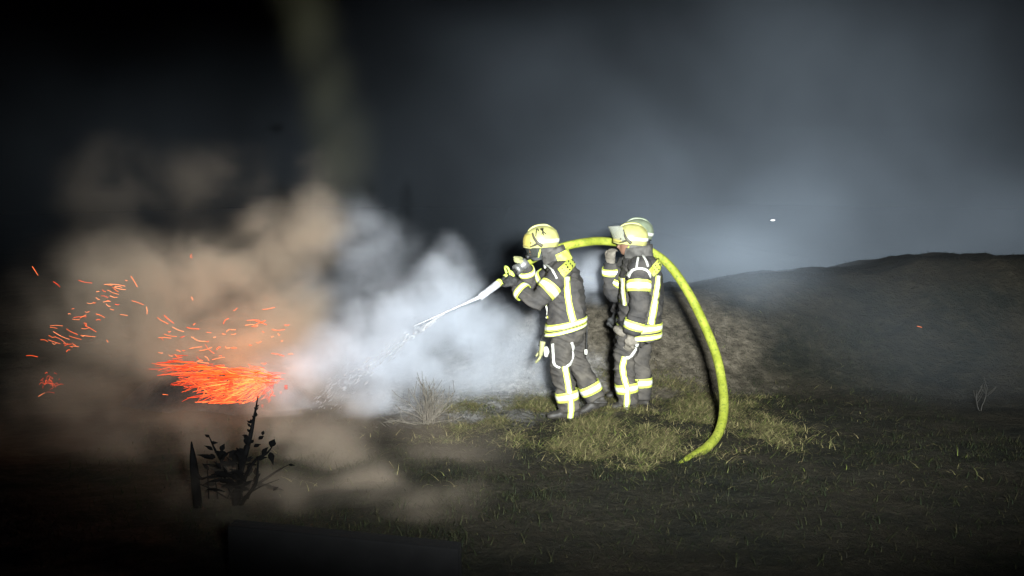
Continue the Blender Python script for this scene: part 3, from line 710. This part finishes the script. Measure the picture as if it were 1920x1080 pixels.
# bed of embers under the stalks
mb = MB()
for k in range(260):
    px = random.gauss(462, 26); py = random.gauss(735, 11); py = min(py, 764); y = random.uniform(9.25, 9.5); p = pt(px, py, y)
    mb.add(box(p, (random.uniform(.02, .06), random.uniform(.01, .03), random.uniform(.01, .035)), Matrix.Rotation(random.uniform(0, 3), 3, 'Y')))
for k in range(26):
    px = random.gauss(96, 9); py = random.gauss(717, 10); p = pt(px, py, 9.4)
    mb.add(strand(p, p + Vector((random.uniform(-.08, .08), 0, random.uniform(-.05, .03))), .01, random.uniform(.003, .006)))
g = rel(mb, 'ember_bed', glow_mat('ember bed', [(.35, .02, .002), (.2, .008, .001), (.6, .05, .006)], .7), fire); g['kind'] = 'stuff'
fl = bpy.data.lights.new('fire_glow', 'POINT'); fo = bpy.data.objects.new('fire_glow', fl); COL.objects.link(fo)
fo.location = pt(450, 690, 9.1); fl.energy = 24; fl.color = (1, .42, .17); fl.shadow_soft_size = .25
# sparks in the air, their light trails built as long thin strands
mb = MB()
def bit(px, py, ln, an, y, r0=.004):
    mb.add(strand(pt(px - math.cos(an) * ln / 2, py - math.sin(an) * ln / 2, y), pt(px + math.cos(an) * ln / 2, py + math.sin(an) * ln / 2, y), random.uniform(-.01, .01), r0))
for k in range(48):
    t_ = random.random(); bit(225 - 115 * t_ + random.gauss(0, 20), 545 + 110 * t_ + random.gauss(0, 22), random.choice([5, 8, 14, 24]), random.gauss(.25, .3), random.uniform(8.7, 9.4), random.uniform(.001, .0024))
for a_ in ((215, 535, 40, .08), (225, 541, 22, .2), (213, 556, 14, .2), (160, 528, 26, .2), (203, 572, 10, .5), (188, 592, 18, .4), (115, 629, 34, .45), (128, 658, 8, -.5), (165, 630, 28, .1), (66, 508, 20, 1.0), (106, 533, 16, .7), (60, 668, 22, .1), (78, 740, 14, -.5), (310, 740, 10, .1), (424, 602, 14, -.8), (360, 480, 7, 1.3), (360, 560, 7, 1.2), (275, 582, 14, 1.5), (388, 672, 12, .8), (1724, 613, 9, .3), (1380, 618, 7, 1.5)):
    bit(*a_, 8.9 if a_[0] < 1000 else 11.0, .0024)
for k in range(60):
    bit(random.uniform(300, 550), random.gauss(640, 30), random.choice([5, 9, 24]), random.gauss(.05, .35), random.uniform(8.8, 9.2), random.uniform(.0015, .003))
tag(mb.obj('flying_embers', glow_mat('flying embers', [(.9, .07, .012), (.8, .13, .03), (.9, .26, .10), (.6, .04, .008)], .7)), 'orange sparks with their light trails in the smoke above the fire', 'embers', None, 'stuff')
mb = MB(); c_ = pt(1449, 413, 11.0)
mb.add(([c_ + Vector(q_) for q_ in ((-.03, 0, 0), (-.01, .006, .008), (.012, 0, .010), (.034, .004, .002), (.010, -.004, -.008), (-.012, .002, -.007))], [(0, 5, 1), (1, 5, 4), (1, 4, 2), (2, 4, 3)]))
fl_ = mb.obj('ash_flake', M['ash']); fl_.modifiers.new('t', 'SOLIDIFY').thickness = .003
tag(fl_, 'pale ash flake floating in the haze above the dark ridge', 'ash')

# ------------------------------------------------------------------ plants
def weed():
    base = gz(440, 950); y = base.y; o = empty('weed', base); tag(o, 'black silhouetted weed with a tall spiky stem before the fire', 'plant')
    def stem(pts, r):
        return child(MB().add(tube([pt(px, py, y + dy) for px, py, dy in pts], r, 8, 6)), 'stem', M['bark'], o)
    def leaf(px, py, dy, ln, an, wd, par):
        d = Vector((math.cos(an), random.uniform(-.4, .4), math.sin(an))).normalized(); s = d.cross(Vector((0, 1, .2))).normalized(); nn = d.cross(s); p = pt(px, py, y + dy)
        v = []; f = []
        for k, (u, ww) in enumerate(((0, .12), (.2, .75), (.42, .9), (.7, .42), (1, .02))):
            c = p + d * ln * u - Vector((0, 0, 1)) * ln * .25 * u * u
            for q in (-1, 0, 1):
                v.append(c + s * wd * ww * q * .5 + nn * (.12 * wd if q == 0 else 0))
        for k in range(4):
            for q in (0, 1): f.append((k * 3 + q, k * 3 + q + 1, (k + 1) * 3 + q + 1, (k + 1) * 3 + q))
        nv = len(v); v += [p_ - nn * .002 for p_ in v]; f += [tuple(i + nv for i in q[::-1]) for q in f]
        m_ = MB(); m_.add((v, f)); return child(m_, 'leaf', M['leaf'], o)
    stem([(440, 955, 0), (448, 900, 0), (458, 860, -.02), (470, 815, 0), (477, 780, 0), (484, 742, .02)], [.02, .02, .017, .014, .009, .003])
    for k in range(34):                                   # spike of seed heads, thinning upward
        t_ = random.random() ** 1.3; py = 868 - 112 * t_; px = 456 + 26 * t_ + random.gauss(0, 4.5 * (1 - t_) + .8)
        leaf(px, py, random.uniform(-.03, .03), .03 + .03 * (1 - t_), random.uniform(.6, 2.5), .012 + .02 * (1 - t_), None)
    stem([(440, 950, 0), (432, 905, .05), (418, 870, .08), (404, 845, .08), (392, 818, .1)], [.014, .012, .01, .007, .003])
    stem([(445, 945, 0), (462, 890, -.05), (480, 862, -.06), (500, 850, -.06), (510, 838, -.06)], [.014, .012, .009, .007, .003])
    stem([(450, 950, 0), (475, 915, .1), (505, 893, .1), (525, 880, .1), (541, 872, .1)], [.012, .011, .008, .006, .003])
    stem([(450, 945, 0), (478, 910, -.1), (483, 880, -.1), (484, 855, -.1)], [.012, .010, .007, .003])
    for px, py, an, ln, wd in ((392, 820, 2.2, .03, .028), (396, 831, .3, .032, .028), (399, 844, 2.4, .05, .03), (414, 846, 1.2, .05, .04), (404, 858, 2.8, .05, .045), (430, 858, .8, .07, .06), (420, 862, 2.2, .07, .06), (436, 864, 1.0, .08, .05),
                               (492, 816, 1.3, .035, .025), (485, 824, .8, .04, .03), (476, 838, .6, .04, .03), (508, 838, 1.2, .06, .055), (506, 848, -1.3, .05, .05), (491, 852, 1.0, .06, .035), (478, 862, .4, .06, .04), (455, 862, 2.0, .08, .06), (541, 872, .2, .03, .02)):
        leaf(px, py, random.uniform(-.05, .05), ln * 1.45, an, wd * 1.0, None)
    for k in range(70):
        leaf(random.gauss(440, 28), random.gauss(895, 19), random.uniform(-.12, .12), random.uniform(.06, .13), random.uniform(0, 3.14), random.uniform(.02, .05), None)
    for k in range(16):
        x0 = random.gauss(440, 18); x1 = x0 + random.gauss(0, 34); y1 = random.uniform(855, 905)
        stem([(x0, 935, random.uniform(-.1, .1)), ((x0 + x1) / 2, (935 + y1) / 2 - 4, 0), (x1, y1, random.uniform(-.15, .15))], [.005, .004, .0015])
    return o
weed()
base = gz(362, 950); o = empty('silhouette_stake', base); tag(o, 'black silhouetted pointed stake standing beside the weed', 'stake')  # its black is silhouette shade put into the colour
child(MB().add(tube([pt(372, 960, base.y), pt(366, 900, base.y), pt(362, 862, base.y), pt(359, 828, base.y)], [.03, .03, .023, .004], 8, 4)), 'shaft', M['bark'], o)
child(MB().add(tube([pt(366, 880, base.y), pt(376, 897, base.y - .03), pt(392, 893, base.y - .05)], [.012, .01, .004], 8, 4)), 'splinter', M['bark'], o)

def shrub(name, base_px, n, spread, hgt, label, m, ydep=None, seed=1):
    random.seed(seed); base = gz(*base_px); base.z = hz(base.x, base.y); o = empty(name, base); tag(o, label, 'plant')
    for k in range(n):
        an = random.gauss(0, spread); L = hgt * random.uniform(.55, 1.1); d = Vector((math.sin(an), random.uniform(-.4, .4), math.cos(an) * .9))
        p = [base + Vector((random.uniform(-.06, .06), random.uniform(-.05, .05), -.02))]
        for q in range(4): p.append(p[-1] + d * L / 4); d = (d + Vector((random.uniform(-.25, .25), random.uniform(-.2, .2), random.uniform(-.2, .12)))).normalized()
        br = child(MB().add(tube(p, [.0045, .004, .0035, .003, .0015], 6, 3)), 'branch', m, o)
        tw = MB()
        for q in range(5):
            u = random.uniform(1.2, 3.8); c = cr(p, u); dd = (d + Vector((random.uniform(-1, 1), random.uniform(-.5, .5), random.uniform(-.3, .9)))).normalized()
            tw.add(tube([c, c + dd * .06, c + dd * .12 + Vector((0, 0, .015))], [.002, .0018, .001], 5, 2))
        e = tw.obj('twig', m, br)
    return o
shrub('dry_bush', (805, 790), 34, 1.1, .40, 'pale leafless dry bush in the lit ash left of the nozzle', M['twig'], seed=4)
shrub('dry_stalks', (1850, 770), 2, .35, .36, 'few thin dry stalks on the hill grass beyond the hose', M['stalk'], seed=9)
# low dark straight edge of unidentified material at the very front
a0 = pt(425, 986, 5.0); a1 = pt(860, 1030, 4.9)
o = MB(); dv = (a1 - a0).normalized(); up = Vector((0, 0, 1)); bk = dv.cross(up) * -.12
prof = [Vector((0, 0, 0)), bk]
vv = []
for e_ in (a0, a1):
    vv += [e_, e_ + bk, e_ + bk + up * -.45, e_ + up * -.45]
o.add((vv, [(0, 1, 5, 4), (1, 2, 6, 5), (2, 3, 7, 6), (3, 0, 4, 7), (0, 3, 2, 1), (4, 5, 6, 7)]))
q = o.obj('straight_edge', M['edge_dark'], None, False); tag(q, 'dark straight edge low in front of the grass', 'timber')
bv = q.modifiers.new('b', 'BEVEL'); bv.width = .012; bv.segments = 2

# ------------------------------------------------------------------ smoke
def smoke(name, label, puffs, mn, mxx, vox, density, color, warp=.3, wscale=1.1, lo=.35, hi=.62, nscale=1.6, aniso=-0.02, absorb=(0, 0, 0), floor=.15, soft=.15):
    """volume grid filled by geometry nodes: ellipsoid puffs, warped and eaten by noise"""
    g = bpy.data.node_groups.new(name, 'GeometryNodeTree'); g.interface.new_socket('Geometry', in_out='OUTPUT', socket_type='NodeSocketGeometry')
    N = g.nodes; Lk = g.links
    pos = N.new('GeometryNodeInputPosition'); nzz = N.new('ShaderNodeTexNoise'); nzz.inputs['Scale'].default_value = wscale; nzz.inputs['Detail'].default_value = 5; nzz.inputs['Roughness'].default_value = .55
    Lk.new(pos.outputs[0], nzz.inputs['Vector'])
    sub = N.new('ShaderNodeVectorMath'); sub.operation = 'SUBTRACT'; sub.inputs[1].default_value = (.5, .5, .5); Lk.new(nzz.outputs['Color'], sub.inputs[0])
    wp = N.new('ShaderNodeVectorMath'); wp.operation = 'MULTIPLY_ADD'; wp.inputs[1].default_value = (warp * 2,) * 3; Lk.new(sub.outputs[0], wp.inputs[0]); Lk.new(pos.outputs[0], wp.inputs[2])
    acc = None
    for c, rad, wt in puffs:
        iv = Vector((1 / rad[0], 1 / rad[1], 1 / rad[2]))
        ma = N.new('ShaderNodeVectorMath'); ma.operation = 'MULTIPLY_ADD'; Lk.new(wp.outputs[0], ma.inputs[0]); ma.inputs[1].default_value = iv; ma.inputs[2].default_value = (-c[0] * iv[0], -c[1] * iv[1], -c[2] * iv[2])
        ln = N.new('ShaderNodeVectorMath'); ln.operation = 'LENGTH'; Lk.new(ma.outputs[0], ln.inputs[0])
        mr = N.new('ShaderNodeMapRange'); mr.interpolation_type = 'SMOOTHSTEP'; Lk.new(ln.outputs['Value'], mr.inputs[0])
        mr.inputs[1].default_value = soft; mr.inputs[2].default_value = 1.0; mr.inputs[3].default_value = wt; mr.inputs[4].default_value = 0.0
        if acc is None: acc = mr.outputs[0]
        else:
            ad = N.new('ShaderNodeMath'); ad.operation = 'MAXIMUM' if soft > 0 else 'ADD'; Lk.new(acc, ad.inputs[0]); Lk.new(mr.outputs[0], ad.inputs[1]); acc = ad.outputs[0]
    n2 = N.new('ShaderNodeTexNoise'); n2.inputs['Scale'].default_value = nscale; n2.inputs['Detail'].default_value = 6; n2.inputs['Roughness'].default_value = .6; n2.inputs['Distortion'].default_value = .7
    of = N.new('ShaderNodeVectorMath'); of.operation = 'ADD'; of.inputs[1].default_value = (7.3, 1.9, 4.4); Lk.new(pos.outputs[0], of.inputs[0]); Lk.new(of.outputs[0], n2.inputs['Vector'])
    m2 = N.new('ShaderNodeMapRange'); m2.interpolation_type = 'SMOOTHSTEP'; Lk.new(n2.outputs['Fac'], m2.inputs[0]); m2.inputs[1].default_value = lo; m2.inputs[2].default_value = hi; m2.inputs[3].default_value = floor; m2.inputs[4].default_value = 1
    mu = N.new('ShaderNodeMath'); mu.operation = 'MULTIPLY'; Lk.new(acc, mu.inputs[0]); Lk.new(m2.outputs[0], mu.inputs[1])
    vc = N.new('GeometryNodeVolumeCube'); Lk.new(mu.outputs[0], vc.inputs['Density']); vc.inputs['Background'].default_value = 0
    vc.inputs['Min'].default_value = mn; vc.inputs['Max'].default_value = mxx
    for k, ax_ in enumerate('XYZ'): vc.inputs['Resolution ' + ax_].default_value = max(8, int((mxx[k] - mn[k]) / vox))
    m = bpy.data.materials.new(name); m.use_nodes = True; tt = m.node_tree; tt.nodes.remove(tt.nodes['Principled BSDF']); pv = tt.nodes.new('ShaderNodeVolumePrincipled')
    pv.inputs['Color'].default_value = (*color, 1); pv.inputs['Density'].default_value = density; pv.inputs['Anisotropy'].default_value = aniso
    pv.inputs['Absorption Color'].default_value = (*absorb, 1)
    tt.links.new(pv.outputs[0], tt.nodes['Material Output'].inputs['Volume'])
    sm = N.new('GeometryNodeSetMaterial'); sm.inputs['Material'].default_value = m; Lk.new(vc.outputs[0], sm.inputs[0])
    go = N.new('NodeGroupOutput'); Lk.new(sm.outputs[0], go.inputs[0])
    me = bpy.data.meshes.new(name); o = bpy.data.objects.new(name, me); COL.objects.link(o); me.materials.append(m)
    md = o.modifiers.new('smoke', 'NODES'); md.node_group = g
    tag(o, label, 'smoke', None, 'stuff'); return o
def pf(px, py, y, rx, rz, wt=1.0, ry=None):
    k = y / FPX; c = pt(px, py, y); ry = ry if ry else (rx + rz) / 2 * k
    return (tuple(c), (rx * k, ry, rz * k), wt)
smoke('straw_smoke', 'tan smoke rolling up from the burning straw', [
    pf(250, 540, 9.9, 210, 140, .6), pf(380, 530, 9.8, 190, 140, .95), pf(330, 630, 9.8, 250, 105, .8), pf(490, 600, 9.8, 170, 140, 1), pf(430, 690, 9.9, 190, 80, .8),
    pf(520, 470, 10.0, 130, 115, .8), pf(585, 425, 10.0, 105, 95, .7), pf(540, 550, 9.9, 130, 110, .8), pf(600, 350, 10.3, 90, 80, .12), pf(600, 690, 9.8, 120, 90, .5),
    pf(210, 750, 9.0, 280, 100, .28, .6), pf(120, 600, 9.6, 150, 160, .18), pf(300, 850, 7.6, 300, 120, .28, .5), pf(540, 740, 9.2, 150, 70, .5), pf(60, 820, 7.8, 200, 140, .12, .5),
    pf(600, 840, 7.5, 150, 90, .7, .6), pf(680, 930, 6.7, 150, 110, 1.0, .6), pf(800, 980, 6.3, 180, 90, .7, .5), pf(530, 820, 8.0, 160, 80, .5, .4), pf(800, 860, 7.4, 200, 100, .28, .5), pf(480, 960, 6.2, 220, 90, .35, .5),
    pf(430, 800, 8.3, 200, 70, .3, .5), pf(700, 790, 8.3, 170, 60, .35, .5), pf(390, 350, 10.2, 160, 110, .05), pf(205, 350, 10.2, 130, 110, .05)],
    (-5.6, 5.0, -.3), (.9, 11.6, 2.8), .065, 3.0, (.60, .50, .385), .46, 1.0, lo=.39, hi=.61, floor=.05, nscale=1.7)
smoke('steam', 'white steam and smoke boiling where the water hits', [
    pf(600, 730, 9.4, 190, 100, .9), pf(720, 670, 9.6, 190, 130, .9), pf(820, 570, 9.9, 130, 110, .9), pf(750, 590, 9.8, 150, 110, .8), pf(880, 610, 10.0, 140, 100, .9), pf(960, 660, 10.0, 130, 100, .6),
    pf(830, 505, 10.1, 85, 60, .6), pf(900, 700, 9.8, 220, 75, .5), pf(1000, 590, 10.3, 110, 70, .25), pf(1110, 530, 10.7, 100, 60, 1.6), pf(680, 460, 10.3, 130, 120, .25), pf(690, 735, 9.2, 170, 55, .6), pf(1010, 700, 10.0, 130, 60, .3), pf(640, 560, 10.3, 140, 110, .18)],
    (-2.9, 8.2, -.2), (1.9, 12.2, 2.6), .06, 4.2, (.82, .86, .91), .44, 1.2, lo=.38, hi=.62, floor=.05, nscale=2.1)
smoke('smoke_bank', 'wide grey bank of drifting smoke behind the ridge', [
    pf(1280, 460, 14.4, 480, 320, .42, 2.0), pf(1760, 470, 15.2, 640, 280, .42, 2.0), pf(1350, 240, 15, 640, 420, .16, 2.5), pf(1750, 220, 16, 640, 420, .13, 2.5), pf(950, 350, 14.5, 640, 460, .07, 2), pf(1150, 560, 12.6, 320, 140, .4, .9),
    pf(1390, 525, 11.0, 260, 110, .5, .8), pf(1520, 600, 11.0, 560, 180, .075, 1.2), pf(1800, 720, 10.2, 380, 160, .07, 1.2), pf(250, 330, 14, 640, 330, .03, 2)],
    (-10, 9.0, -.3), (11, 18.5, 6.5), .2, .52, (.74, .86, .98), 1.0, .3, lo=.2, hi=.8, nscale=.45, floor=.35, soft=.0, aniso=-.15)
smoke('olive_reflection_column', 'faint olive windscreen reflection built as a smoke volume in the dark sky', [  # tinted volume added to paint a windscreen reflection
    pf(650, 290, 13.2, 85, 150, 1, .6), pf(620, 190, 13.2, 80, 150, .9, .6), pf(585, 60, 13.2, 75, 160, .7, .6), pf(560, -60, 13.2, 75, 160, .5, .6)],
    (-4.2, 12.3, 1.6), (-1.2, 14.1, 6.2), .12, .11, (.62, .60, .36), .25, .6, lo=.2, hi=.7, nscale=.7, floor=.5, soft=.05, aniso=-.15)
